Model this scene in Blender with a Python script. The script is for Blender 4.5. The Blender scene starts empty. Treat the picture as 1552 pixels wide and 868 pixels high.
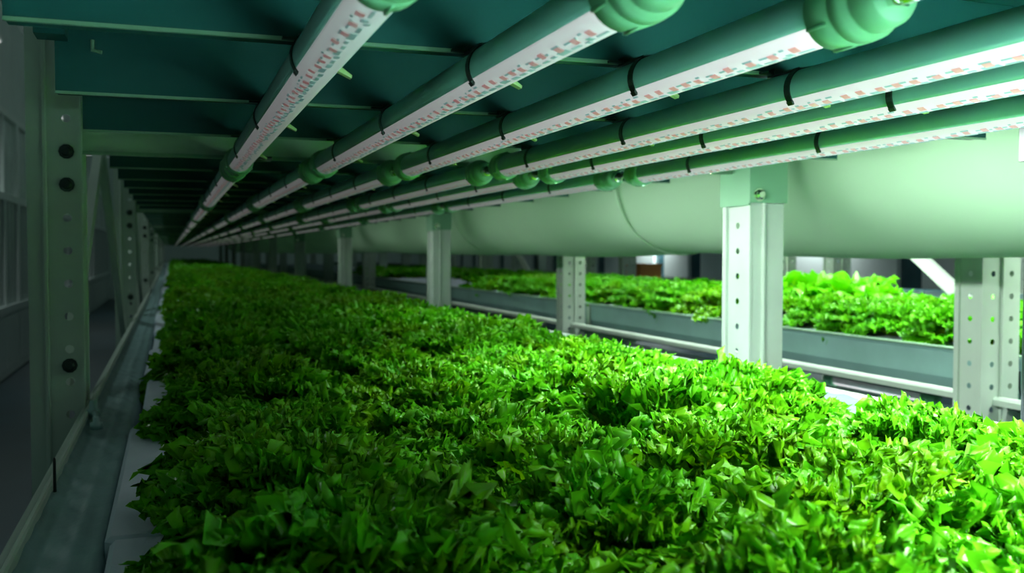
import bpy, math, random
import numpy as np
from mathutils import Vector, Matrix, Euler

C = bpy.context.scene
COL = C.collection
PI = math.pi
R = random.Random(7)
Z0 = 1.40                                    # height of the camera above the floor

# ------------------------------------------------------------------ camera
cd = bpy.data.cameras.new('camera')
cd.sensor_fit = 'HORIZONTAL'
cd.sensor_width = 36.0
cd.lens = 36.0 * 1457.0 / 1552.0
cd.clip_start = 0.02
cd.clip_end = 120
cd.dof.use_dof = True
cd.dof.focus_distance = 0.95
cd.dof.aperture_fstop = 9.0
cam = bpy.data.objects.new('camera', cd)
COL.objects.link(cam)
cam.location = (0, 0, Z0)
cam.rotation_euler = (math.radians(90 - 2.044), 0, math.radians(-19.56))
C.camera = cam

# ------------------------------------------------------------------ world and exposure
w = bpy.data.worlds.new('world')
C.world = w
w.use_nodes = True
w.node_tree.nodes['Background'].inputs[0].default_value = (0.62, 1.0, 0.88, 1)
w.node_tree.nodes['Background'].inputs[1].default_value = 0.065
C.view_settings.view_transform = 'Standard'
C.view_settings.look = 'None'
C.view_settings.exposure = 0.0
C.view_settings.gamma = 1.0
C.view_settings.use_curve_mapping = False
C.cycles.max_bounces = 8
C.cycles.transparent_max_bounces = 8

# light output (W) of the six tubes, left to right, for each run of tubes away from the camera: downwards, and towards the right side
TUBE_W = [
    [0.03, 0.05, 0.35, 13.0, 54.0, 85.0],
    [0.04, 0.06, 0.16, 1.3, 6.0, 9.5],
    [0.05, 0.06, 0.08, 0.16, 0.8, 2.2],
    [0.08, 0.09, 0.11, 0.15, 0.20, 0.40],
    [0.13, 0.14, 0.15, 0.17, 0.20, 0.26],
]
TUBE_SIDE = [[0, 0, 0, 0, 0, 3.0], [0, 0, 0, 0, 0, 8.0], [0, 0, 0, 0, 0, 4.0], [0, 0, 0, 0, 0, 1.6], [0, 0, 0, 0, 0, 1.0], [0, 0, 0, 0, 0, .7], [0, 0, 0, 0, 0, .6]]
# painted falloff: glow of the tube covers (near end, far end)
TUBE_L = [
    [(.25, .25), (.5, .5), (.9, .9), (1.1, 1.1), (1.2, 1.2), (1.2, 1.2)],
    [(.26, .085), (.52, .085), (.92, .11), (1.2, .17), (1.25, .24), (1.25, .30)],
    [(.10, .09), (.10, .09), (.12, .09), (.16, .10), (.20, .11), (.25, .12)],
    [(.09, .09)] * 6,
]
NBR_W = [11.0, 11.0, 9.0, 5.0, 2.0]             # neighbouring rack's tubes, by run
LIGHT_COL = (0.90, 1.0, 0.93)

# ------------------------------------------------------------------ helpers
def tag(o, label=None, cat=None, group=None, kind=None):
    if label: o['label'] = label
    if cat: o['category'] = cat
    if group: o['group'] = group
    if kind: o['kind'] = kind
    return o

def empty(name, loc, label, cat, group=None, rz=0):
    o = bpy.data.objects.new(name, None)
    o.empty_display_size = .05
    COL.objects.link(o)
    o.location = loc
    o.rotation_euler = (0, 0, rz)
    return tag(o, label, cat, group)

class MB:
    def __init__(s): s.v = []; s.f = []
    def add(s, vs, fs):
        n = len(s.v); s.v += [tuple(p) for p in vs]; s.f += [tuple(i + n for i in f) for f in fs]
    def box(s, x0, x1, y0, y1, z0, z1, bev=0.0):
        if bev <= 0:
            s.add([(x0,y0,z0),(x1,y0,z0),(x1,y1,z0),(x0,y1,z0),(x0,y0,z1),(x1,y0,z1),(x1,y1,z1),(x0,y1,z1)],
                  [(0,3,2,1),(4,5,6,7),(0,1,5,4),(1,2,6,5),(2,3,7,6),(3,0,4,7)])
        else:
            b = bev
            lo = [(x0+b,y0+b),(x1-b,y0+b),(x1-b,y1-b),(x0+b,y1-b)]
            hi = [(x0,y0+b),(x0+b,y0),(x1-b,y0),(x1,y0+b),(x1,y1-b),(x1-b,y1),(x0+b,y1),(x0,y1-b)]
            vs = [(x,y,z0) for x,y in hi] + [(x,y,z1-b) for x,y in hi] + [(x,y,z1) for x,y in [(x0+b,y0+b),(x1-b,y0+b),(x1-b,y1-b),(x0+b,y1-b)]]
            fs = [tuple(range(7,-1,-1))]
            for i in range(8):
                j = (i+1) % 8
                fs.append((i, j, 8+j, 8+i))
            t = [16,16,17,17,18,18,19,19]
            for i in range(8):
                j = (i+1) % 8
                a, c = t[i], t[j]
                fs.append((8+i, 8+j, c, a) if a != c else (8+i, 8+j, a))
            fs.append((16,17,18,19))
            s.add(vs, fs)
    def lathe(s, prof, axis='Y', n=24, o=(0,0,0), cap=True):
        """prof: (position along the axis, radius)"""
        vs = []
        for t, r in prof:
            for i in range(n):
                a = 2*PI*i/n
                c, d = r*math.cos(a), r*math.sin(a)
                p = {'Y': (c, t, d), 'Z': (c, d, t), 'X': (t, c, d)}[axis]
                vs.append((p[0]+o[0], p[1]+o[1], p[2]+o[2]))
        fs = []
        for k in range(len(prof)-1):
            for i in range(n):
                j = (i+1) % n
                fs.append((k*n+i, k*n+j, (k+1)*n+j, (k+1)*n+i))
        if cap:
            fs.append(tuple(range(n-1,-1,-1))); m = (len(prof)-1)*n
            fs.append(tuple(m+i for i in range(n)))
        s.add(vs, fs)
    def arc(s, r, a0, a1, y0, y1, n=12, th=0.0, o=(0,0)):
        """strip of a cylinder round Y between two angles (degrees), with thickness th"""
        vs = []
        for i in range(n+1):
            a = math.radians(a0 + (a1-a0)*i/n)
            c, d = math.cos(a), math.sin(a)
            vs += [(o[0]+r*c, y0, o[1]+r*d), (o[0]+r*c, y1, o[1]+r*d), (o[0]+(r+th)*c, y0, o[1]+(r+th)*d), (o[0]+(r+th)*c, y1, o[1]+(r+th)*d)]
        fs = []
        for i in range(n):
            p, q = 4*i, 4*i+4
            if th > 0:
                fs += [(p+2,p+3,q+3,q+2),(p,q,q+1,p+1),(p,p+2,q+2,q),(p+1,q+1,q+3,p+3)]
            else:
                fs += [(p, p+1, q+1, q)]
        if th > 0:
            fs += [(0,1,3,2), (4*n, 4*n+2, 4*n+3, 4*n+1)]
        s.add(vs, fs)
    def tube(s, pts, r, n=8):
        pts = [Vector(p) for p in pts]
        vs = []; up = Vector((.31,.17,.93)).normalized()
        for i, p in enumerate(pts):
            t = (pts[min(i+1,len(pts)-1)] - pts[max(i-1,0)]).normalized()
            a = t.cross(up).normalized(); b = t.cross(a)
            for k in range(n):
                q = 2*PI*k/n
                vs.append(p + a*(r*math.cos(q)) + b*(r*math.sin(q)))
        fs = []
        for i in range(len(pts)-1):
            for k in range(n):
                l = (k+1) % n
                fs.append((i*n+k, i*n+l, (i+1)*n+l, (i+1)*n+k))
        fs.append(tuple(range(n-1,-1,-1))); m = (len(pts)-1)*n; fs.append(tuple(m+i for i in range(n)))
        s.add(vs, fs)
    def beam(s, a, b, wx, wz):
        """rectangular bar from a to b lying in a plane of constant X: wx across X, wz in the plane"""
        a, b = Vector(a), Vector(b)
        t = (b-a).normalized(); X = Vector((1,0,0)); n = t.cross(X).normalized()
        vs = []
        for p in (a, b):
            for sx, sn in ((-1,-1),(1,-1),(1,1),(-1,1)):
                vs.append(p + X*(sx*wx/2) + n*(sn*wz/2))
        s.add(vs, [(0,3,2,1),(4,5,6,7),(0,1,5,4),(1,2,6,5),(2,3,7,6),(3,0,4,7)])
    def holed(s, org, u, v, W, H, cols, pitch, r, z_off=0.0):
        """plate of size W x H from org along unit vectors u, v with real holes in columns at u = cols"""
        org, u, v = Vector(org), Vector(u), Vector(v)
        P = lambda a, b: org + u*a + v*b
        half = pitch*.5
        edges = [0.0]
        for c in cols: edges += [c-half*.45, c+half*.45]
        edges.append(W)
        def quad(a0, a1, b0, b1): s.add([P(a0,b0),P(a1,b0),P(a1,b1),P(a0,b1)], [(0,1,2,3)])
        for i in range(0, len(edges)-1, 2):
            if edges[i+1]-edges[i] > 1e-5: quad(edges[i], edges[i+1], 0, H)
        nrow = int(H/pitch)
        for c in cols:
            a0, a1 = c-half*.45, c+half*.45
            for k in range(nrow):
                b0, b1 = k*pitch, (k+1)*pitch
                bc = (b0+b1)/2
                q0, q1 = bc-half*.45, bc+half*.45
                quad(a0, a1, b0, q0); quad(a0, a1, q1, b1)
                sq = [(a1,bc),(a1,q1),(c,q1),(a0,q1),(a0,bc),(a0,q0),(c,q0),(a1,q0)]
                vs = [P(*t) for t in sq] + [P(c+r*math.cos(PI/4*i), bc+r*math.sin(PI/4*i)) for i in range(8)]
                s.add(vs, [(i, (i+1)%8, 8+(i+1)%8, 8+i) for i in range(8)])
            if H-nrow*pitch > 1e-5: quad(a0, a1, nrow*pitch, H)
    def mesh(s, name, mat=None, smooth=False):
        me = bpy.data.meshes.new(name)
        me.from_pydata(s.v, [], s.f)
        if mat: me.materials.append(mat)
        if smooth: me.polygons.foreach_set('use_smooth', [True]*len(me.polygons))
        me.update()
        return me
    def build(s, name, mat, parent=None, smooth=False, loc=None):
        o = bpy.data.objects.new(name, s.mesh(name, mat, smooth))
        COL.objects.link(o)
        if parent: o.parent = parent
        if loc: o.location = loc
        return o

def inst(name, me, parent=None, loc=(0,0,0), rot=(0,0,0), sc=(1,1,1)):
    o = bpy.data.objects.new(name, me)
    COL.objects.link(o)
    if parent: o.parent = parent
    o.location = loc; o.rotation_euler = rot; o.scale = sc
    return o

def struct(o, label=None):
    o['kind'] = 'structure'
    if label: o['label'] = label
    return o

ORD = ['first','second','third','fourth','fifth','sixth','seventh','eighth','ninth','tenth','eleventh','twelfth','thirteenth','fourteenth','fifteenth','sixteenth','seventeenth','eighteenth','nineteenth','twentieth',
       'twenty-first','twenty-second','twenty-third','twenty-fourth','twenty-fifth','twenty-sixth','twenty-seventh','twenty-eighth','twenty-ninth','thirtieth','thirty-first','thirty-second','thirty-third','thirty-fourth','thirty-fifth',
       'thirty-sixth','thirty-seventh','thirty-eighth','thirty-ninth','fortieth','forty-first','forty-second','forty-third','forty-fourth','forty-fifth']

# ------------------------------------------------------------------ materials
def mat(name, base, rough=.5, metal=0.0, noise=0.0, nscale=20, bump=0.0, bscale=60, spec=.5, stretch=None):
    m = bpy.data.materials.new(name); m.use_nodes = True
    nt = m.node_tree; b = nt.nodes['Principled BSDF']
    b.inputs['Base Color'].default_value = (*base, 1)
    b.inputs['Roughness'].default_value = rough
    b.inputs['Metallic'].default_value = metal
    b.inputs['Specular IOR Level'].default_value = spec
    tc = nt.nodes.new('ShaderNodeTexCoord')
    src = tc.outputs['Object']
    if stretch:
        mp = nt.nodes.new('ShaderNodeMapping'); mp.inputs['Scale'].default_value = stretch
        nt.links.new(src, mp.inputs[0]); src = mp.outputs[0]
    if noise > 0:
        n = nt.nodes.new('ShaderNodeTexNoise'); n.inputs['Scale'].default_value = nscale; n.inputs['Detail'].default_value = 5
        r = nt.nodes.new('ShaderNodeValToRGB')
        r.color_ramp.elements[0].position = .3; r.color_ramp.elements[1].position = .7
        r.color_ramp.elements[0].color = (*[c*(1-noise) for c in base], 1)
        r.color_ramp.elements[1].color = (*[min(1, c*(1+noise)) for c in base], 1)
        nt.links.new(src, n.inputs['Vector']); nt.links.new(n.outputs['Fac'], r.inputs[0]); nt.links.new(r.outputs[0], b.inputs['Base Color'])
    if bump > 0:
        n2 = nt.nodes.new('ShaderNodeTexNoise'); n2.inputs['Scale'].default_value = bscale; n2.inputs['Detail'].default_value = 4
        bp = nt.nodes.new('ShaderNodeBump'); bp.inputs['Strength'].default_value = bump; bp.inputs['Distance'].default_value = .01
        nt.links.new(src, n2.inputs['Vector']); nt.links.new(n2.outputs['Fac'], bp.inputs['Height']); nt.links.new(bp.outputs[0], b.inputs['Normal'])
    return m

M = {}
M['upright'] = mat('painted_steel', (.50,.61,.52), .45, 0, .06, 9, .04, 40)
M['beam'] = mat('green_white_steel', (.44,.62,.46), .45, 0, .08, 9)
M['bracket'] = mat('shaded_bracket_steel', (.20,.44,.26), .45)  # darker than the beams: shade below the deck is put into the colour
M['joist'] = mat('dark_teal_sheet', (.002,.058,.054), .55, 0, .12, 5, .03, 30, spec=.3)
M['lip'] = mat('folded_edge', (.22,.38,.25), .35, .2)
M['foam'] = mat('white_foam', (.56,.66,.74), .75, 0, .05, 14, .12, 220)
M['foil'] = mat('plastic_liner', (.20,.34,.34), .42, 0, .12, 9, .5, 14, spec=.3)
M['tray'] = mat('grey_tray', (.30,.50,.48), .4, .25, .10, 6, .05, 30)
M['dark'] = mat('dark_gap', (.012,.05,.055), .5)
M['black'] = mat('black_rubber', (.008,.016,.015), .4)
M['clip'] = mat('clip_steel', (.03,.055,.045), .35, .6)
M['tip'] = mat('clip_tip', (.55,.72,.30), .4)
M['housing'] = mat('tube_housing', (.30,.60,.54), .38, .1, .08, 12)
M['cap'] = mat('end_cap_plastic', (.20,.47,.26), .4, 0)
M['chrome'] = mat('nickel', (.75,.78,.7), .14, 1.0)
M['duct'] = mat('duct_fabric', (.54,.80,.55), .8, 0, .05, 3, .45, 6)
_nt = M['duct'].node_tree; _t = _nt.nodes.new('ShaderNodeBsdfTranslucent'); _t.inputs[0].default_value = (.66,.86,.66,1)
_m = _nt.nodes.new('ShaderNodeMixShader'); _m.inputs[0].default_value = .4
_nt.links.new(_nt.nodes['Principled BSDF'].outputs[0], _m.inputs[1]); _nt.links.new(_t.outputs[0], _m.inputs[2]); _nt.links.new(_m.outputs[0], _nt.nodes['Material Output'].inputs['Surface'])
M['floor'] = mat('epoxy_floor', (.018,.045,.06), .4, 0, .2, 2)
M['wall'] = mat('painted_wall', (.74,.82,.80), .7, 0, .05, 2)
M['wframe'] = mat('window_frame', (.80,.86,.84), .45)
M['pane_pale'] = mat('pale_lit_glass', (.78,.86,.84), .25, 0, .15, 3)  # pale colour stands in for light on the upper panes
M['pane_dark'] = mat('dark_glass', (.05,.12,.14), .08, 0, .3, 2)
M['yellow'] = mat('orange_plastic', (.7,.28,.03), .5)
M['soil'] = mat('root_plug', (.06,.05,.02), .9)

# crinkled liner: sharper folds
nt = M['foil'].node_tree
vor = nt.nodes.new('ShaderNodeTexVoronoi'); vor.feature = 'DISTANCE_TO_EDGE'; vor.inputs['Scale'].default_value = 22
mp = nt.nodes.new('ShaderNodeMapping'); mp.inputs['Scale'].default_value = (1.0, .55, 1)
tc = nt.nodes.new('ShaderNodeTexCoord'); b2 = nt.nodes.new('ShaderNodeBump'); b2.inputs['Strength'].default_value = .35; b2.inputs['Distance'].default_value = .008
nt.links.new(tc.outputs['Object'], mp.inputs[0]); nt.links.new(mp.outputs[0], vor.inputs['Vector']); nt.links.new(vor.outputs['Distance'], b2.inputs['Height'])
for l in list(nt.links):
    if l.to_socket.name == 'Normal' and l.to_node.type == 'BSDF_PRINCIPLED':
        nt.links.new(l.from_socket, b2.inputs['Normal'])
nt.links.new(b2.outputs[0], nt.nodes['Principled BSDF'].inputs['Normal'])

def emit_mat(name, tint, gain):
    """tube output: object colour r = near end, g = far end, along the tube's own length"""
    m = bpy.data.materials.new(name); m.use_nodes = True
    nt = m.node_tree; b = nt.nodes['Principled BSDF']
    b.inputs['Base Color'].default_value = (.25,.28,.27,1); b.inputs['Roughness'].default_value = .3
    oi = nt.nodes.new('ShaderNodeObjectInfo'); sep = nt.nodes.new('ShaderNodeSeparateColor')
    tc = nt.nodes.new('ShaderNodeTexCoord'); sx = nt.nodes.new('ShaderNodeSeparateXYZ')
    mr = nt.nodes.new('ShaderNodeMapRange'); mr.inputs['From Min'].default_value = -.55; mr.inputs['From Max'].default_value = .55
    pw = nt.nodes.new('ShaderNodeMath'); pw.operation = 'POWER'; pw.inputs[1].default_value = .42
    mx = nt.nodes.new('ShaderNodeMix'); mx.data_type = 'FLOAT'
    ml = nt.nodes.new('ShaderNodeMath'); ml.operation = 'MULTIPLY'; ml.inputs[1].default_value = gain
    L = nt.links.new
    L(oi.outputs['Color'], sep.inputs[0]); L(tc.outputs['Object'], sx.inputs[0]); L(sx.outputs['Y'], mr.inputs['Value'])
    L(mr.outputs[0], pw.inputs[0]); L(pw.outputs[0], mx.inputs['Factor']); L(sep.outputs[0], mx.inputs['A']); L(sep.outputs[1], mx.inputs['B'])
    L(mx.outputs['Result'], ml.inputs[0]); L(ml.outputs[0], b.inputs['Emission Strength'])
    b.inputs['Emission Color'].default_value = (*tint, 1)
    m.cycles.emission_sampling = 'NONE'
    return m
M['glow'] = emit_mat('lit_cover', (1.0,.97,1.0), .95)
M['glow_white'] = emit_mat('lit_strip', (1.0,.97,1.0), 1.15)
M['glow_pink'] = emit_mat('red_diodes', (1.0,.34,.40), .85)
M['glow_cyan'] = emit_mat('blue_diodes', (.30,.72,.74), .72)

def lettuce_mat():
    m = bpy.data.materials.new('lettuce_leaf'); m.use_nodes = True
    nt = m.node_tree; L = nt.links.new; b = nt.nodes['Principled BSDF']; out = nt.nodes['Material Output']
    uv = nt.nodes.new('ShaderNodeUVMap'); uv.uv_map = 'leaf'
    sx = nt.nodes.new('ShaderNodeSeparateXYZ'); L(uv.outputs[0], sx.inputs[0])
    rp = nt.nodes.new('ShaderNodeValToRGB'); e = rp.color_ramp.elements
    e[0].position = 0; e[0].color = (.34,.56,.006,1)
    e[1].position = 1; e[1].color = (.13,.55,.010,1)
    x = e.new(.46); x.color = (.19,.50,.001,1)
    x = e.new(.66); x.color = (.035,.30,.0005,1)
    x = e.new(.86); x.color = (.055,.42,.0005,1)
    L(sx.outputs['Y'], rp.inputs[0])
    ds = nt.nodes.new('ShaderNodeMath'); ds.operation = 'SUBTRACT'; ds.inputs[1].default_value = .5; L(sx.outputs['X'], ds.inputs[0])
    ab = nt.nodes.new('ShaderNodeMath'); ab.operation = 'ABSOLUTE'; L(ds.outputs[0], ab.inputs[0])
    mr = nt.nodes.new('ShaderNodeMapRange'); mr.inputs['From Min'].default_value = .015; mr.inputs['From Max'].default_value = .06; mr.inputs['To Min'].default_value = .7; mr.inputs['To Max'].default_value = 0
    L(ab.outputs[0], mr.inputs['Value'])
    fv = nt.nodes.new('ShaderNodeMapRange'); fv.inputs['From Min'].default_value = .95; fv.inputs['From Max'].default_value = .4
    L(sx.outputs['Y'], fv.inputs['Value'])
    ml = nt.nodes.new('ShaderNodeMath'); ml.operation = 'MULTIPLY'; L(mr.outputs[0], ml.inputs[0]); L(fv.outputs[0], ml.inputs[1])
    mx = nt.nodes.new('ShaderNodeMix'); mx.data_type = 'RGBA'; L(ml.outputs[0], mx.inputs[0]); L(rp.outputs[0], mx.inputs[6]); mx.inputs[7].default_value = (.36,.60,.006,1)
    oi = nt.nodes.new('ShaderNodeObjectInfo'); tc = nt.nodes.new('ShaderNodeTexCoord')
    ns = nt.nodes.new('ShaderNodeTexNoise'); ns.inputs['Scale'].default_value = 24; ns.inputs['Detail'].default_value = 3
    geo = nt.nodes.new('ShaderNodeNewGeometry'); L(geo.outputs['Position'], ns.inputs['Vector'])
    ad = nt.nodes.new('ShaderNodeMath'); ad.operation = 'ADD'; L(ns.outputs['Fac'], ad.inputs[0])
    rm = nt.nodes.new('ShaderNodeMapRange'); rm.inputs['To Min'].default_value = -.35; rm.inputs['To Max'].default_value = .25; L(oi.outputs['Random'], rm.inputs['Value']); L(rm.outputs[0], ad.inputs[1])
    r2 = nt.nodes.new('ShaderNodeMapRange'); r2.inputs['From Min'].default_value = .35; r2.inputs['From Max'].default_value = .8; L(ad.outputs[0], r2.inputs['Value'])
    m2 = nt.nodes.new('ShaderNodeMix'); m2.data_type = 'RGBA'; m2.inputs[7].default_value = (.20,.42,.0005,1)
    h = nt.nodes.new('ShaderNodeMath'); h.operation = 'MULTIPLY'; h.inputs[1].default_value = .55; L(r2.outputs[0], h.inputs[0]); L(h.outputs[0], m2.inputs[0]); L(mx.outputs[2], m2.inputs[6])
    L(m2.outputs[2], b.inputs['Base Color'])
    b.inputs['Roughness'].default_value = .26
    b.inputs['Specular IOR Level'].default_value = .26
    nb = nt.nodes.new('ShaderNodeTexNoise'); nb.inputs['Scale'].default_value = 260; nb.inputs['Detail'].default_value = 2; L(geo.outputs['Position'], nb.inputs['Vector'])
    bp = nt.nodes.new('ShaderNodeBump'); bp.inputs['Strength'].default_value = .12; bp.inputs['Distance'].default_value = .002; L(nb.outputs['Fac'], bp.inputs['Height']); L(bp.outputs[0], b.inputs['Normal'])
    tr = nt.nodes.new('ShaderNodeBsdfTranslucent'); L(m2.outputs[2], tr.inputs['Color'])
    ms = nt.nodes.new('ShaderNodeMixShader'); ms.inputs[0].default_value = .34
    L(b.outputs[0], ms.inputs[1]); L(tr.outputs[0], ms.inputs[2]); L(ms.outputs[0], out.inputs['Surface'])
    return m
M['leaf'] = lettuce_mat()

# ------------------------------------------------------------------ setting
o = MB(); o.box(-3.2, 9, -3, 32, -.1, 0); struct(o.build('floor', M['floor']))
o = MB(); o.box(-3.2, 9, 31, 31.2, 0, 4.2); struct(o.build('wall_back', M['wall']))
wl = MB(); wl.box(-1.95, -1.75, 3, 31, 0, .74); wl.box(-1.95, -1.75, 3, 31, 3.0, 4.2); struct(wl.build('wall_left', M['wall']))
k = 0
y = 3.0
while y < 30:
    k += 1
    win = bpy.data.objects.new('window_%d' % k, None); COL.objects.link(win); win.location = (-1.75, y, 0); struct(win)
    f = MB()
    f.box(-.06, .03, 0, .09, .74, 3.0); f.box(-.06, .03, 1.91, 2.0, .74, 3.0)
    f.box(-.06, .05, .0, 2.0, .72, .80); f.box(-.06, .03, .09, 1.91, 1.98, 2.06); f.box(-.06, .03, .09, 1.91, 2.93, 3.0)
    f.box(-.05, .02, .97, 1.03, .8, 2.93)
    f.build('window_frame', M['wframe'], win)
    for a, b_ in ((.09,.97),(1.03,1.91)):
        p = MB(); p.box(-.03, -.02, a, b_, 2.06, 2.93); p.build('pane', M['pane_pale'], win)
        p = MB(); p.box(-.03, -.02, a, b_, .80, 1.98); p.build('pane', M['pane_dark'], win)
        for j in range(3):
            q = MB(); yy = a + .14 + j*.24; q.box(-.018, .0, yy, yy+.12, .80, 1.98); q.build('blind_slat', M['wframe'], win)
    # dado panels below the window
    for a in (.06, 1.03):
        p = MB(); p.box(0.0, .018, a, a+.91, .10, .66, .006); p.build('dado_panel', M['wframe'], win)
    y += 2.0
wr = MB(); wr.box(8.0, 8.2, -2, 31, 0, .9); wr.box(8.0, 8.2, -2, 31, 1.62, 4.2); struct(wr.build('wall_right', M['wall']))
y = -1.5; kk = 0
while y < 30:
    k += 1; kk += 1
    win = bpy.data.objects.new('window_%d' % k, None); COL.objects.link(win); win.location = (8.0, y, 0); struct(win)
    f = MB(); f.box(-.03,.1,0,.55,.9,1.62); f.box(-.03,.1,.95,1.2,.9,1.62); f.build('window_frame', M['wframe'], win)
    p = MB(); p.box(.03,.05,.55,.95,.9,1.62); p.build('pane', M['pane_dark'], win)
    y += 1.2

# ------------------------------------------------------------------ uprights
PIT = .055
def upright_mesh(name, W, D, front_cols, side, side_cols):
    """W across X, D along Y, origin at the front left foot, running up to 2.4 m"""
    H = 2.42
    b = MB()
    b.holed((0,0,0), (1,0,0), (0,0,1), W, H, front_cols, PIT, .0072)
    if side == 'left':
        b.holed((0,D,0), (0,-1,0), (0,0,1), D, H, side_cols, PIT, .0072)
        b.add([(W,0,0),(W,D*.9,0),(W,D*.9,H),(W,0,H)], [(0,1,2,3)])
    else:
        b.holed((W,0,0), (0,1,0), (0,0,1), D, H, side_cols, PIT, .0072)
        b.add([(0,0,0),(0,0,H),(0,D*.9,H),(0,D*.9,0)], [(0,1,2,3)])
    # back wall set inside so that the holes read dark against it, return lips and a folded rib down the front
    for x0 in ((W*.30, W*.40) if len(front_cols) < 2 else (W*.46, W*.54),):
        b.box(x0[0], x0[1], -.007, .0005, 0, H, .002)
    xi = -.006 if side == 'left' else W
    b.box(xi, xi+.006, -.002, .016, 0, H)
    b.box(xi, xi+.006, D-.014, D, 0, H)
    return b.mesh(name, M['upright'])
UP_L = upright_mesh('upright_left', .078, .10, [.061], 'right', [.05])
UP_R = upright_mesh('upright_right', .080, .105, [], 'left', [.052])
UP_N = upright_mesh('upright_neighbour', .115, .085, [.03,.088], 'left', [.045])

def bolt_mesh(r=.011):
    b = MB(); b.lathe([(0,r*1.3),(-.003,r*1.3),(-.0031,r),(-.010,r*.95),(-.012,r*.6)], 'Y', 10)
    return b.mesh('bolt', M['chrome'])
BOLT = bolt_mesh()
BOLT_D = bolt_mesh(.0095); BOLT_D.materials.clear(); BOLT_D.materials.append(M['clip'])

BAYS = [1.765 + 2.62*i for i in range(10)]
# ------------------------------------------------------------------ the main rack
rack = empty('growing_rack', (0,0,0), 'pale steel growing rack over the main lettuce bed, with dark deck above', 'rack')
for i, yb in enumerate(BAYS):
    u = inst('upright', UP_L, rack, (-.222, yb, 0))
    inst('bolt', BOLT_D, u, (.061,-.001,1.2100)); inst('bolt', BOLT_D, u, (.061,-.001,1.5675)); inst('bolt', BOLT_D, u, (.061,-.001,1.5125))
    u = inst('upright', UP_R, rack, (1.170, yb, 0))
    if i < 4:
        br = MB(); br.box(-.010, -.006, -.004, .11, 1.50, 1.70); br.box(-.010, .084, -.008, -.004, 1.505, 1.70)
        br.build('bracket', M['bracket'], u)
        inst('bolt', BOLT, u, (.012,-.008,1.522))
    # cross beam that carries the deck
    cb = MB(); cb.box(-.145, 1.168, yb+.065, yb+.10, Z0+.176, Z0+.262, .003)
    cbo = cb.build('crossbeam', M['beam'], rack)
    lp = MB(); lp.box(-.145, 1.168, yb+.060, yb+.068, Z0+.1695, Z0+.1758); lp.build('lower_lip', M['lip'], cbo)
    # lower cross beam under the bed
    cb = MB(); cb.box(-.145, 1.168, yb+.03, yb+.08, Z0-.45, Z0-.37, .003); cb.build('crossbeam', M['beam'], rack)
# diagonal braces on the left side
for i in range(0, 6):
    y0 = BAYS[i]
    for (a, b_) in (((-.187, y0+1.28, Z0+.32), (-.187, y0+.09, Z0-.30)), ((-.187, y0+1.20, Z0+.34), (-.187, y0+2.56, Z0-.34))):
        m_ = MB(); m_.beam(a, b_, .022, .042); m_.build('brace', M['upright'], rack)
# deck joists: sheet channels across the aisle
def joist_meshes():
    b = MB(); b.box(-.114, 1.168, 0, .03, .0035, .092)
    l = MB(); l.box(-.114, 1.168, -.001, .003, .0005, .0035)  # lit lower edge of the joist, put into a paler colour
    return b.mesh('joist', M['joist']), l.mesh('folded_lip', M['lip'])
JM, JL = joist_meshes()
OFFS = [0, .29, .62, .93, 1.24, 1.585, 1.93, 2.275]
JOISTS = [1.83 - 2.62 + q for q in OFFS[3:]]
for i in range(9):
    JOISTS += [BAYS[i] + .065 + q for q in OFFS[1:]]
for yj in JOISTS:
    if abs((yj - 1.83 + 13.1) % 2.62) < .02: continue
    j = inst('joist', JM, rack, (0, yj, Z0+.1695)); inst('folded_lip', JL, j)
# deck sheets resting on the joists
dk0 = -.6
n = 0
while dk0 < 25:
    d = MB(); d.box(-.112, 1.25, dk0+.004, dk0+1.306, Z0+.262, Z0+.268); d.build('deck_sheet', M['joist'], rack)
    dk0 += 1.31
# nested short stub under the deck at the left, second joist
st = MB(); st.box(-.13, -.10, 1.10, 1.135, Z0+.225, Z0+.262); st.build('stub', M['joist'], rack)
st = MB(); st.tube([(-.075,1.12,Z0+.225),(-.075,1.118,Z0+.214),(-.066,1.116,Z0+.212)], .0022); st.build('hook', M['lip'], rack)
# long side rails that hold the bed
for side, x0, x1, xl in (('l', -.143, -.126, -.132), ('r', 1.150, 1.168, 1.150)):
    r_ = MB(); r_.box(x0, x1, -.8, 25.4, Z0-.36, Z0-.262, .002)
    ro = r_.build('side_rail', M['upright'], rack)
    l_ = MB(); l_.box(xl, xl+.007, -.8, 25.4, Z0-.264, Z0-.252, .002); l_.build('rolled_lip', M['upright'], ro)
# bed floor under rafts and liner
bf = MB(); bf.box(-.125, 1.149, -.8, 25.4, Z0-.372, Z0-.362); bf.build('bed_floor', M['tray'], rack)

# hardware on the left ledge beside the first upright
hw = empty('hose_fitting', (-.118, 1.66, Z0-.262), 'small grey bolted hose fitting on the liner by the first left upright', 'fitting')
m_ = MB(); m_.lathe([(0,.010),(.012,.010),(.013,.007),(.026,.006)], 'Z', 12); m_.build('bolt_head', M['tray'], hw, True)
m_ = MB(); m_.lathe([(0,.009),(.010,.009),(.011,.005),(.018,.005)], 'Z', 12, (.012,-.12,0)); m_.build('bolt_head', M['tray'], hw, True)
m_ = MB(); m_.tube([(0,0,.008),(.006,-.05,.010),(.012,-.12,.006)], .004); m_.build('stay', M['tray'], hw, True)
pin = MB(); pin.lathe([(0,.0018),(.036,.0015),(.038,.0006)], 'Z', 8); o = pin.build('pin', M['black'], None, True, (-.122, 1.15, Z0-.262)); tag(o, 'thin black pin standing on the left rail in front of the first upright', 'pin')

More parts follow.
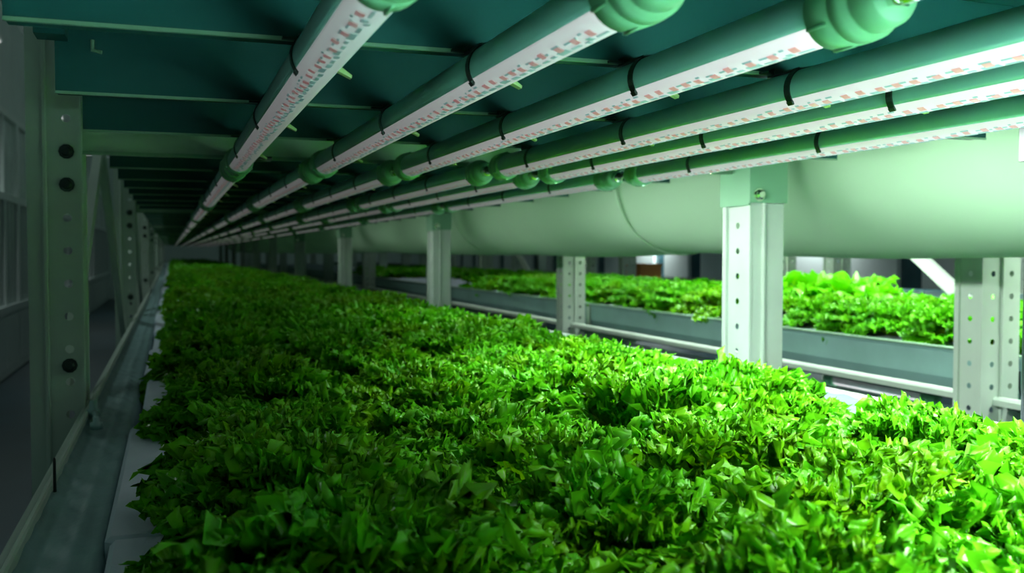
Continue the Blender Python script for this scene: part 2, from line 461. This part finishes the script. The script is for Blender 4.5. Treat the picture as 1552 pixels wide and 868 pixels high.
# ------------------------------------------------------------------ liner film along both edges of the bed
def liner(name, x0, x1, label, seam):
    nx, ny = 16, 620
    rr = np.random.RandomState(3 if seam else 5)
    xs = np.linspace(0, 1, nx); ys = np.concatenate([np.linspace(-.3, 4, 430), np.linspace(4.05, 25.2, ny-430)])
    X, Y = np.meshgrid(xs, ys)
    Zv = np.zeros_like(X)
    for q in range(26):
        fx, fy = rr.uniform(1, 9), rr.uniform(8, 60); ph = rr.uniform(0, 7); 
        Zv += .0011*np.abs(np.sin(fx*X*3 + fy*Y + ph))**3 * rr.uniform(-.6, 1)
    if seam:
        Zv += .004*np.exp(-((X-.50-.02*np.sin(Y*7))/.05)**2) * (np.sin(Y*13)*.3+.8)
    edge = np.clip((X-.80)/.2, 0, 1) if seam else np.clip((.2-X)/.2, 0, 1)
    Zv -= .05*edge**1.2
    Zv += .010*np.clip((.12-X)/.12, 0, 1) if seam else .010*np.clip((X-.88)/.12, 0, 1)
    V = np.stack([x0 + X*(x1-x0), Y, Z0-.272 + Zv], -1).reshape(-1, 3)
    F = []
    for i in range(ny-1):
        for j in range(nx-1):
            a = i*nx+j; F.append((a, a+1, a+nx+1, a+nx))
    me = bpy.data.meshes.new(name); me.from_pydata(V.tolist(), [], F); me.materials.append(M['foil'])
    me.polygons.foreach_set('use_smooth', [True]*len(me.polygons))
    ob = inst(name, me); sm = ob.modifiers.new('s', 'SOLIDIFY'); sm.thickness = .0012; sm.offset = -1
    return tag(ob, label, 'liner')
liner('liner_film', -.1258, -.048, 'crinkled grey plastic liner film between left rail and white rafts', True)
liner('liner_film', .985, 1.1495, 'teal grey plastic liner film along the right rail beside the lettuces', False)

# ------------------------------------------------------------------ foam rafts
raft_mb = MB(); raft_mb.box(0, 1.03, 0, .596, -.04, 0, .005)
RAFT = raft_mb.mesh('foam_raft', M['foam'])
NR = 42
for i in range(NR):
    y0 = .34 + .6*i
    dx = [-.002, -.006, .004, -.003, .003][i % 5]*1.3
    o = inst('foam_raft', RAFT, None, (-.052+dx, y0, Z0-.26))
    tag(o, 'white foam planting raft under the lettuces, %s from the camera' % ORD[i], 'raft', 'foam rafts in the main bed')

# ------------------------------------------------------------------ lettuce
def leaf_arrays(seed, nu, nv, frill=1.0, fine=1.0):
    """one frilly leaf, 1 long: a ribbed fan whose margin is gathered into fine ruffles upon ruffles and cut into teeth"""
    r = np.random.RandomState(seed)
    t = np.linspace(-1, 1, nu); s = np.linspace(0, 1, nv)**.55
    T, S = np.meshgrid(t, s)
    sm = np.clip((S-.10)/.60, 0, 1); sm = sm*sm*(3-2*sm)
    wd = .085 + (.45 + r.uniform(-.05,.09))*sm
    mg = np.maximum(np.abs(T)*np.clip(S*2.2-.5, 0, 1), S)             # 1 at the margin
    e = np.clip((mg-.86)/.14, 0, 1) * np.clip(S*2.4-.9, 0, 1)
    e2 = np.clip((mg-.58)/.42, 0, 1)**1.2 * np.clip(S*2.6-.8, 0, 1)
    q = fine*(13*T + 7.0*np.sign(T)*np.abs(T)**2*S) + r.uniform(0, 1)          # arc along the margin, one ruffle per unit
    n = 97
    def rnd(k=1.0):
        a = r.uniform(-1, 1, n); x = q*k
        i = np.floor(x).astype(int) % n; f = x - np.floor(x); f = f*f*(3-2*f)
        return a[i]*(1-f) + a[(i+1) % n]*f
    saw = 1-np.abs(2*((q*2.2+.5*rnd()) % 1)-1)
    out = e*(.07*rnd(1.1) + .075*saw*(1+rnd(.9)) + .03*rnd(4) - .03)
    X = T*wd*(1 + out*.9)
    Y = S*(1 - .34*np.abs(T)**2*sm)*(1 + out)
    Z = frill*(.075*e2*rnd(.8) + .07*e2*rnd(1.6) + .07*e*rnd(3.0)) + .15*np.abs(T)**2*sm - .03*np.exp(-(T/.1)**2)*(1-S)
    X = X + frill*(.06*e2*rnd(1.2) + .05*e*rnd(2.9))
    Y = Y - frill*.05*e2*np.abs(rnd(1.4))
    cv = r.uniform(.2, 1.0)
    roll = e*(.9*rnd(2.2)+.2)                                          # the edge rolls over here and there
    Y2 = Y*np.cos(cv*S**2*.5) + Z*np.sin(cv*S**2.4+roll); Zb = -Y*np.sin(cv*S**2*.5) + Z*np.cos(cv*S**2.4+roll) - .045*np.abs(roll)
    V = np.stack([X, Y2, Zb], -1).reshape(-1, 3)
    # unordered crumple towards the margin
    D = np.zeros_like(V)
    for fq, am, m in ((15, .026, 5), (42, .027, 6), (95, .015, 7)):
        for _ in range(m):
            d = r.normal(size=3); d /= np.linalg.norm(d); o_ = r.normal(size=3); o_ /= np.linalg.norm(o_)
            D += np.outer(np.arcsin(np.sin(V @ d*fq*fine*r.uniform(.8,1.25) + r.uniform(0,7))*.95), o_)*am*(1.3/m**.5)
    V = V + D*(frill*(.10+.95*e2)*np.clip(S*3-.5,0,1)).reshape(-1,1)
    UV = np.stack([T*.5+.5, S*.55+.45*mg*np.clip(S*3,0,1)], -1).reshape(-1, 2)
    F = []
    for i in range(nv-1):
        for j in range(nu-1):
            a = i*nu+j; F.append((a, a+1, a+nu+1, a+nu))
    return V, np.array(F), UV

def leaf_mesh(name, V, F, UV, mat_):
    me = bpy.data.meshes.new(name)
    me.vertices.add(len(V)); me.vertices.foreach_set('co', np.asarray(V, np.float32).ravel())
    nf = len(F)
    me.loops.add(nf*4); me.loops.foreach_set('vertex_index', np.asarray(F, np.int32).ravel())
    me.polygons.add(nf); me.polygons.foreach_set('loop_start', np.arange(nf, dtype=np.int32)*4)
    try: me.polygons.foreach_set('loop_total', np.full(nf, 4, np.int32))
    except Exception: pass
    me.update(calc_edges=True)
    lay = me.uv_layers.new(name='leaf')
    lay.data.foreach_set('uv', np.asarray(UV, np.float32)[np.asarray(F).ravel()].ravel())
    me.materials.append(mat_)
    me.polygons.foreach_set('use_smooth', [True]*nf)
    return me

def head_plan(rnd, nl):
    """leaf placements of one head: (matrix, leaf variant)"""
    out = []
    a = rnd.uniform(0, 7)
    for i in range(nl):
        f = i/(nl-1)                          # 0 = inner, 1 = outer
        a += 2.399 + rnd.uniform(-.25,.25)
        lean = math.radians(10 + 62*f**1.0 + rnd.uniform(-10, 10))
        ln = (.092 + .034*f)*rnd.uniform(.86, 1.12)
        wid = ln*rnd.uniform(.85, 1.15)
        rise = Matrix.Rotation(PI/2 - lean, 4, 'X')      # leaf grows along +Y, tip it up
        mtx = Matrix.Rotation(a, 4, 'Z') @ Matrix.Translation((0, .004+.018*f, 0)) @ rise @ Matrix.Rotation(rnd.uniform(-.3,.3), 4, 'Y') @ Matrix.Diagonal((wid, ln, ln, 1))
        out.append((mtx, rnd.randrange(10)))
    return out

NV = 10
LEAF_HI = [leaf_mesh('leaf', *leaf_arrays(100+i, 210, 44, .95, 1.5), M['leaf']) for i in range(NV)]
MID = [leaf_arrays(100+i, 116, 22, 1.0, 1.1) for i in range(NV)]
LOW = [leaf_arrays(100+i, 16, 6, 1.1) for i in range(NV)]

def merge(plans, src):
    Vs, Fs, Us = [], [], []; off = 0
    for mtx, kv in plans:
        V, F, U = src[kv % NV]
        m = np.array(mtx)
        Vs.append(V @ m[:3,:3].T + m[:3,3]); Fs.append(F+off); Us.append(U); off += len(V)
    return np.concatenate(Vs), np.concatenate(Fs), np.concatenate(Us)

PLANS = [head_plan(random.Random(40+i), 30) for i in range(4)]
HEAD_MID = [leaf_mesh('lettuce', *merge(p, MID), M['leaf']) for p in PLANS]
LOWPLANS = [head_plan(random.Random(80+i), 17) for i in range(5)]
HEAD_LOW = [merge(p, LOW) for p in LOWPLANS]

COLS = [.118 + .212*c for c in range(4)]
COLN = ['row beside the left liner'] + ['%s row from the left liner' % q for q in ORD[1:3]] + ['row beside the right liner']
POSN = ['nearest', 'middle', 'farthest']
RL = random.Random(21)
EDGE = {2: (-.05, 1.10), 3: (.02, .74), 4: (-.07, 1.16), 5: (.02, .98), 6: (-.02, 1.02)}   # how the plants along the right edge have grown
def place(col, i):
    y = .34 + .6*(i//3) + .10 + .20*(i % 3)
    return COLS[col] + RL.uniform(-.012,.012), y + RL.uniform(-.014,.014)
far_V, far_F, far_U = [], [], []; off = 0
def far_head(x, y, z, s):
    global off
    V, F, U = HEAD_LOW[RL.randrange(5)]
    a = RL.uniform(0, 6.28); c, d = math.cos(a)*s, math.sin(a)*s
    W = np.stack([x + V[:,0]*c - V[:,1]*d, y + V[:,0]*d + V[:,1]*c, z + V[:,2]*s], -1)
    far_V.append(W); far_F.append(F+off); far_U.append(U); off += len(V)
N_LEAFY, N_SINGLE = 8, 54                    # rows of plants with leaf parts; rows of single plants
for i in range(NR*3):
    for c in range(4):
        x, y = place(c, i)
        s = RL.uniform(.90, 1.14)
        if c in (0, 3): s *= .97
        if c == 3 and i in EDGE: y += EDGE[i][0]; s = EDGE[i][1]
        if i >= N_SINGLE:
            far_head(x, y, Z0-.262, s); continue
        lab = 'frilly green lettuce, %s, %s plant on the %s raft' % (COLN[c], POSN[i % 3], ORD[i//3])
        rot = (RL.uniform(-.10,.10), RL.uniform(-.10,.10), RL.uniform(0, 6.28))
        if i < N_LEAFY:
            h = empty('lettuce', (x, y, Z0-.262), lab, 'lettuce', 'lettuces in the main bed')
            h.rotation_euler = rot; h.scale = (s, s, s)
            pl = head_plan(random.Random(1000+i*7+c), 28)
            for mtx, kv in pl:
                lf = bpy.data.objects.new('leaf', LEAF_HI[kv]); COL.objects.link(lf); lf.parent = h; lf.matrix_local = mtx
        else:
            h = inst('lettuce', HEAD_MID[RL.randrange(4)], None, (x, y, Z0-.262), rot, (s, s, s))
            tag(h, lab, 'lettuce', 'lettuces in the main bed')
me = leaf_mesh('lettuce_canopy', np.concatenate(far_V), np.concatenate(far_F), np.concatenate(far_U), M['leaf'])
o = inst('lettuce_canopy', me); tag(o, 'far green carpet of lettuces running to the end of the main bed', 'lettuce', None, 'stuff')

# ------------------------------------------------------------------ LED tubes
RT = .019
LIT = 1.135
def tube_meshes():
    d = {}
    h = LIT/2
    b = MB(); b.arc(RT-.0015, -30, 210, -h, h, 22, .0015); d['housing'] = b.mesh('housing', M['housing'], True)
    b = MB(); b.arc(RT-.002, 207, 333, -h, h, 16, .0014); d['cover'] = b.mesh('lit_cover', M['glow'], True)
    b = MB(); b.box(-.0035, .0035, -h+.02, h-.02, -RT-.0010, -RT+.0006); d['strip'] = None
    rr = random.Random(5)
    pk, cy = MB(), MB()
    y = -h+.03
    while y < h-.03:
        a = 247 + rr.uniform(-4,4)
        pk.arc(RT-.0004, a-8, a+8, y, y+.008, 2, .0005)
        y += .021 + rr.uniform(-.004,.006)
    y = -h+.02
    while y < h-.02:
        a = 262 + rr.uniform(-7, 9); l = rr.uniform(.004,.016)
        cy.arc(RT-.0004, a-rr.uniform(3,8), a+rr.uniform(2,8), y, y+l, 2, .0004)
        if rr.random() < .9:
            a2 = 240 + rr.uniform(-7, 6)
            cy.arc(RT-.0004, a2-2.5, a2+2.5, y+.002, y+.002+l*.7, 1, .0003)
        y += l + rr.uniform(.002,.007)
    d['pink'] = pk.mesh('red_diodes', M['glow_pink']); d['cyan'] = cy.mesh('blue_diodes', M['glow_cyan'])
    c = MB()
    c.lathe([(-.006,.0200),(-.004,.0228),(.017,.0240),(.0175,.0232),(.0205,.0232),(.021,.0240),(.030,.0234),(.032,.0206),(.035,.0200),(.036,.0206),(.047,.0190),(.050,.0172),(.051,.0165)], 'Y', 32)
    for q in range(6):
        a = PI/3*q + .5
        x, z = .0233*math.cos(a), .0233*math.sin(a)
        c.box(x-.0012, x+.0012, -.003, .016, z-.0012, z+.0012)
    d['cap'] = c.mesh('end_cap', M['cap'], True)
    g = MB(); g.lathe([(.051,.0105),(.056,.0105)], 'Y', 6); g.lathe([(.056,.0075),(.059,.0075),(.0595,.0095),(.068,.0095),(.0695,.0070)], 'Y', 18)
    d['gland'] = g.mesh('cable_gland', M['chrome'])
    for side in (-1, 1):
        w_ = MB(); w_.tube([(0,.066,0),(.001*side,.076,.002),(.010*side,.082,.007),(.030*side,.080,.011),(.060*side,.074,.0125)], .0036, 8)
        d['cable%d' % side] = w_.mesh('cable', M['black'], True)
    k_ = MB(); k_.arc(RT+.0004, 50, 222, -.004, .004, 14, .0012)
    k_.box(-.010, .010, -.005, .045, RT-.001, RT+.0005)
    k_.box(-.009, .009, .034, .046, RT+.0005, RT+.006)
    k_.arc(RT+.0016, 214, 224, -.005, .003, 2, .0015)
    k_.box(-.022, .020, .036, .041, RT+.001, RT+.003)
    d['clip'] = k_.mesh('spring_clip', M['clip'])
    t_ = MB(); t_.add([(RT*.82,-.004,-RT*.55),(RT*.82,.004,-RT*.55),(RT*1.35,.0035,-RT*.80),(RT*1.35,-.0035,-RT*.80),(RT*.9,-.004,-RT*.35),(RT*.9,.004,-RT*.35),(RT*1.38,.0035,-RT*.68),(RT*1.38,-.0035,-RT*.68)],
                      [(0,3,2,1),(4,5,6,7),(0,1,5,4),(1,2,6,5),(2,3,7,6),(3,0,4,7)])
    d['tip'] = t_.mesh('clip_tip', M['tip'])
    return d
TM = tube_meshes()
TUBE_X = [.108, .248, .394, .553, .668, .846]
TUBE_N = ['first', 'second', 'third', 'fourth', 'fifth', 'sixth']
J0 = .425
def led_tube(x, yc, z, label, group, lum, watts, full=True, clips=(), side=0):
    t = empty('led_tube', (x, yc, z), label, 'grow light', group)
    col = (lum[0], lum[1], 0, 1)
    inst('housing', TM['housing'], t)
    cv = inst('lit_cover', TM['cover'], t); cv.color = col
    if full:
        for nm, key in (('red_diodes','pink'),('blue_diodes','cyan')):
            q = inst(nm, TM[key], cv); q.color = col; q['kind'] = 'stuff'
    for sgn in (-1, 1):
        e = inst('end_cap', TM['cap'], t, (0, sgn*LIT/2, 0), (0, 0, 0 if sgn > 0 else PI))
        if full:
            inst('cable_gland', TM['gland'], e); inst('cable', TM['cable%d' % (1 if sgn > 0 else -1)], e)
    for yk in clips:
        k_ = inst('spring_clip', TM['clip'], t, (0, yk-.045-yc, 0)); inst('clip_tip', TM['tip'], k_)
    if watts > 0:
        # the lit cover is curved: its light leaves downwards and, from the outer tubes, out past the side of the rack
        for ang, e_ in ((0, watts), (55, side)):
            if e_ <= 0: continue
            ld = bpy.data.lights.new('tube_light', 'AREA'); ld.shape = 'RECTANGLE'; ld.size = .026; ld.size_y = LIT
            ld.energy = e_; ld.color = LIGHT_COL; ld.spread = math.radians(124)
            lo = bpy.data.objects.new('tube_light', ld); COL.objects.link(lo); lo.parent = t
            q = math.radians(ang); rr_ = RT+.004
            lo.location = (rr_*math.sin(q), 0, -rr_*math.cos(q)); lo.rotation_euler = (0, -q, 0)
    return t
for s in range(0, 19):
    yc = J0 + 1.31*(s-.5) - .010
    y0, y1 = yc-LIT/2, yc+LIT/2
    for i, x in enumerate(TUBE_X):
        dy = -.055 if i == 3 else 0
        lum = TUBE_L[min(s, len(TUBE_L)-1)][i]
        wts = TUBE_W[s][i] if s < len(TUBE_W) else (.18 if s < 12 else 0)
        cl = [q for q in JOISTS if y0+.08+dy < q < y1-.03+dy] if s < 6 else []
        where = 'run just above the camera' if s == 0 else 'in the %s run from the camera' % ORD[s-1]
        led_tube(x, yc+dy, Z0+.1495, 'lit white LED tube, %s from the left, %s' % (TUBE_N[i], where), 'LED grow tubes under the deck', lum, wts, s < 4, cl, TUBE_SIDE[s][i] if s < len(TUBE_SIDE) else 0)

# dark hanging power lead at the right edge of the picture
pc = empty('power_lead', (.958, .872, Z0-.24), 'dark hanging power lead with connector block at the right end of tubes', 'cable')
m_ = MB(); m_.box(-.010,.012,-.006,.006,.347,.400,.002); m_.build('connector', M['black'], pc)
m_ = MB(); m_.tube([(.004,0,.0),(.004,0,.12),(.005,0,.25),(.004,0,.35)], .0055); m_.build('cord', M['black'], pc, True)
m_ = MB(); m_.tube([(.0,0,.395),(.0,-.003,.42),(-.005,-.006,.47),(-.01,-.008,.50)], .005); m_.build('cord', M['black'], pc, True)

# ------------------------------------------------------------------ fabric duct between the racks
def duct():
    root = empty('air_duct', (1.56, 0, Z0+.232), 'pale green white fabric air duct hanging beyond the right uprights', 'duct')
    nth, ny = 44, 320
    rr = np.random.RandomState(11)
    th = np.linspace(0, 2*PI, nth, endpoint=False); ys = np.concatenate([np.linspace(.1, 5, 180), np.linspace(5.05, 25, ny-180)])
    T, Y = np.meshgrid(th, ys)
    r = .242 + 0*T
    for q in range(14):
        a, f, p = rr.uniform(1, 5), rr.uniform(.5, 5), rr.uniform(0, 7)
        r += .0020*np.sin(np.round(a)*T + f*Y + p)
    seams = [.9 + 1.85*k for k in range(13)]
    for s_ in seams: r -= .006*np.exp(-((Y-s_)/.03)**2)
    r += .006*np.exp(-((T-PI*1.02)/.05)**2)            # long ridge where the cloth is joined
    V = np.stack([r*np.cos(T), Y, r*np.sin(T)], -1).reshape(-1, 3)
    F = []
    for i in range(ny-1):
        for j in range(nth):
            F.append((i*nth+j, (i+1)*nth+j, (i+1)*nth+(j+1) % nth, i*nth+(j+1) % nth))
    me = bpy.data.meshes.new('fabric_tube'); me.from_pydata(V.tolist(), [], F); me.materials.append(M['duct'])
    me.polygons.foreach_set('use_smooth', [True]*len(F))
    inst('fabric_tube', me, root)
    rb = MB(); rb.arc(.2385, 0, 360, -.006, .006, 44, .004)
    RB = rb.mesh('seam_ring', M['duct'], True)
    for s_ in seams: inst('seam_ring', RB, root, (0, s_, 0))
    hs = MB(); hs.box(-.012,.012,-.002,.002,.235,1.2)
    HS = hs.mesh('hanger_strap', M['upright'])
    for s_ in seams: inst('hanger_strap', HS, root, (0, s_, 0))
duct()

# ------------------------------------------------------------------ neighbouring rack on the right
nb = empty('growing_rack', (0,0,0), 'second pale steel growing rack beyond the fabric duct, holding a grey tray', 'rack')
NY = [1.80 + 2.62*i for i in range(10)]
for i, yb in enumerate(NY):
    inst('upright', UP_N, nb, (1.845, yb, 0))
    inst('upright', UP_N, nb, (3.10, yb, 0))
    m_ = MB(); m_.box(1.96, 3.10, yb+.02, yb+.06, Z0-.46, Z0-.40); m_.build('crossbeam', M['beam'], nb)
    m_ = MB(); m_.box(1.96, 3.10, yb+.02, yb+.06, Z0+.32, Z0+.40); m_.build('crossbeam', M['beam'], nb)
m_ = MB(); m_.box(1.97, 3.08, -.5, 25, Z0+.40, Z0+.41); m_.build('deck_sheet', M['joist'], nb)
m_ = MB(); m_.box(1.880, 1.912, -.5, 25, Z0-.372, Z0-.352, .006); m_.build('side_rail', M['upright'], nb)
m_ = MB(); m_.box(3.06, 3.09, -.5, 25, Z0-.40, Z0-.34); m_.build('side_rail', M['upright'], nb)
m_ = MB(); m_.beam((3.16,3.60,Z0+.08), (3.16,3.02,Z0-.31), .03, .055); m_.build('brace', M['upright'], nb)
m_ = MB(); m_.beam((3.16,8.84,Z0+.08), (3.16,8.26,Z0-.31), .03, .055); m_.build('brace', M['upright'], nb)
m_ = MB(); m_.box(1.93, 3.06, -.5, 25, Z0-.385, Z0-.376); m_.build('shelf_sheet', M['dark'], nb)
m_ = MB(); m_.box(1.93, 3.06, -.5, 25, Z0-.66, Z0-.64); m_.build('lower_shelf', M['tray'], nb)
# tray, in lengths that butt between the uprights
tr = empty('grow_tray', (2.0, 0, Z0-.376), 'long grey metal growing tray on the second rack', 'tray')
prof = [(.0,.118),(.0,.108),(.004,.104),(.004,.034),(.018,0),(1.02,0),(1.03,.104),(1.03,.118)]
ty = -.78
while ty < 24.5:
    b = MB(); L_ = 2.612
    vs = [(x, yy, z) for yy in (ty, ty+L_) for x, z in prof]; n = len(prof)
    b.add(vs, [(i, i+1, n+i+1, n+i) for i in range(n-1)])
    o = b.build('tray_length', M['tray'], tr); sm = o.modifiers.new('s','SOLIDIFY'); sm.thickness = .002
    b = MB(); b.box(-.012, .004, ty, ty+L_, .113, .119, .002); b.build('rim', M['lip'], o)
    ty += 2.62
# joining plate at the visible joint
b = MB(); b.box(-.006, 0, 4.44, 4.48, .0, .115); b.build('joint_plate', M['upright'], tr)
# rafts of the tray
raft2 = MB(); raft2.box(0, .98, 0, .596, -.04, 0, .006); RAFT2 = raft2.mesh('foam_raft', M['foam'])
RS = random.Random(9)
for i in range(34):
    y0 = .95 + .6*i
    o = inst('foam_raft', RAFT2, None, (2.03, y0, Z0-.262))
    tag(o, 'white foam raft in the second rack tray, %s from the near end' % ORD[i], 'raft', 'foam rafts in the second rack')
nV0 = len(far_V)
far_V, far_F, far_U = [], [], []; off = 0
cnt = 0
for i in range(90):
    y = 1.0 + .20*i
    for c in range(5):
        x = 2.165 + .195*c
        bare = (6.95 < y < 9.6 and c < 3) or (y > 11.6)
        if bare: continue
        xx, yy = x + RS.uniform(-.012,.012), y + RS.uniform(-.014,.014)
        s = RS.uniform(1.0, 1.22)
        if c < 2 and i < 28:
            h = inst('lettuce', HEAD_MID[RS.randrange(4)], None, (xx, yy, Z0-.264), (RS.uniform(-.1,.1), RS.uniform(-.1,.1), RS.uniform(0,6.28)), (s, s, s))
            tag(h, 'bright green lettuce in the second rack tray, %s row, %s plant from its near end' % (['front','second'][c], ORD[i]), 'lettuce', 'lettuces in the second rack')
        else:
            tall = (3.0 < y < 3.75 and c in (2,3))
            far_head(xx, yy, Z0-.264, s*(1.55 if tall else 1.0))
me = leaf_mesh('lettuce_canopy', np.concatenate(far_V), np.concatenate(far_F), np.concatenate(far_U), M['leaf'])
o = inst('lettuce_canopy', me); tag(o, 'rear rows of bright green lettuces in the second rack tray', 'lettuce', None, 'stuff')
# its tubes above the bed
for s in range(0, 8):
    yc = .6 + 1.31*s
    for i, x in enumerate((2.09, 2.45, 2.80)):
        wts = NBR_W[s] if s < len(NBR_W) else .2
        led_tube(x, yc, Z0+.285, 'lit white LED tube above the second rack, %s from its near side, %s run' % (ORD[i], ORD[s]), 'LED grow tubes of the second rack', (.6,.6) if s < 4 else (.2,.2), wts, False, side=(wts*.6 if i == 2 else 0))
# two tubes of its lower tier that show through the gap under the tray
for (x, y0, y1, z, lab) in ((2.30, 2.47, 2.92, -.468, 'short lit LED tube low under the second rack tray, nearer of two'), (2.62, 2.80, 3.15, -.492, 'short lit LED tube low under the second rack tray, farther of two')):
    t = empty('led_tube', (x, (y0+y1)/2, Z0+z), lab, 'grow light', 'lower tier LED tubes')
    sy = (y1-y0)/LIT
    inst('housing', TM['housing'], t, sc=(1,sy,1))
    cv = MB(); cv.lathe([(-(y1-y0)/2,.019),((y1-y0)/2,.019)], 'Y', 16)
    q = cv.build('lit_cover', M['glow'], t, True); q.color = (.9,.9,0,1)
    ld = bpy.data.lights.new('tube_light', 'AREA'); ld.shape = 'RECTANGLE'; ld.size = .03; ld.size_y = y1-y0; ld.energy = 1.2; ld.color = LIGHT_COL
    lo = bpy.data.objects.new('tube_light', ld); COL.objects.link(lo); lo.parent = t; lo.location = (0, 0, -.024)
    for sgn in (-1,1): inst('end_cap', TM['cap'], t, (0, sgn*(y1-y0)/2, 0), (0,0,0 if sgn > 0 else PI))

# ------------------------------------------------------------------ third rack and more beyond
t3 = empty('growing_rack', (0,0,0), 'third pale rack with a dark empty tray, beyond the second rack', 'rack')
for i in range(-1, 9):
    yb = 1.80 + 2.62*i
    inst('upright', UP_N, t3, (3.46, yb, 0)); inst('upright', UP_N, t3, (4.75, yb, 0))
    m_ = MB(); m_.box(3.57, 4.75, yb+.02, yb+.06, Z0-.40, Z0-.32); m_.build('crossbeam', M['beam'], t3)
m_ = MB(); m_.box(3.59, 4.73, -1.5, 24, Z0-.32, Z0-.25); m_.build('tray', M['tray'], t3)
m_ = MB(); m_.box(3.585, 3.60, -1.5, 24, Z0-.33, Z0-.235, .004); m_.build('rim', M['lip'], t3)
m_ = MB(); m_.box(3.61, 4.71, -1.5, 24, Z0-.249, Z0-.245); m_.build('dark_sheet', M['dark'], t3)
m_ = MB(); m_.box(3.585, 4.74, -1.5, 24, Z0+.10, Z0+.20); m_.build('deck_sheet', M['joist'], t3)
ob = empty('crate', (3.9, 7.55, Z0-.245), 'small orange plastic crate on the third rack', 'crate')
m_ = MB(); m_.box(-.1,.1,-.15,.15,0,.012); m_.box(-.1,-.09,-.15,.15,.012,.14); m_.box(.09,.1,-.15,.15,.012,.14); m_.box(-.09,.09,-.15,-.14,.012,.14); m_.box(-.09,.09,.14,.15,.012,.14); m_.build('body', M['yellow'], ob)
m_ = MB(); m_.box(-.106,.106,-.156,-.15,.12,.145); m_.box(-.106,.106,.15,.156,.12,.145); m_.build('rim', M['yellow'], ob)

for s_ in range(0, 4):  # added tubes, hidden behind the duct, to brighten the third rack and wall
    for i, x in enumerate((3.95, 4.40)):
        led_tube(x, 2.6 + 1.31*s_, Z0+.07, 'added unseen LED tube lighting the third rack, %s from its near side, %s run' % (ORD[i], ORD[s_]), 'added LED tubes of the third rack', (.6,.6), 5.0 if s_ < 3 else 1.5, False, side=5.0 if i else 0)

# added lamps, out of view, that brighten the aisles on either side
for side, xw, n_, y0, dy, en, sg in (('left', -1.75, 4, 4.5, 6, 11, 1), ('right', 8.0, 4, 1.5, 4.5, 60, -1)):
    for i in range(n_):
        y = y0 + dy*i
        al = empty('added_lamp', (xw, y, 3.55 if side == 'left' else 2.05), 'added lamp out of view on the %s wall, %s from the camera' % (side, ORD[i]), 'lamp', 'added lamps')
        m_ = MB(); m_.box(*sorted((0, sg*.16)), -.6, .6, 0, .05, .008); m_.build('body', M['wframe'], al)
        m_ = MB(); m_.box(*sorted((sg*.03, sg*.14)), -.59, .59, -.012, 0); q = m_.build('diffuser', M['glow'], al); q.color = (1,1,0,1)
        ld = bpy.data.lights.new('added_lamp_light', 'AREA'); ld.shape = 'RECTANGLE'; ld.size = .1; ld.size_y = 1.18; ld.energy = en; ld.spread = math.radians(130); ld.color = (.85, 1.0, .97)
        lo = bpy.data.objects.new('added_lamp_light', ld); COL.objects.link(lo); lo.parent = al; lo.location = (sg*.09, 0, -.02); lo.rotation_euler = (0, -.35 if sg > 0 else -.25, 0)
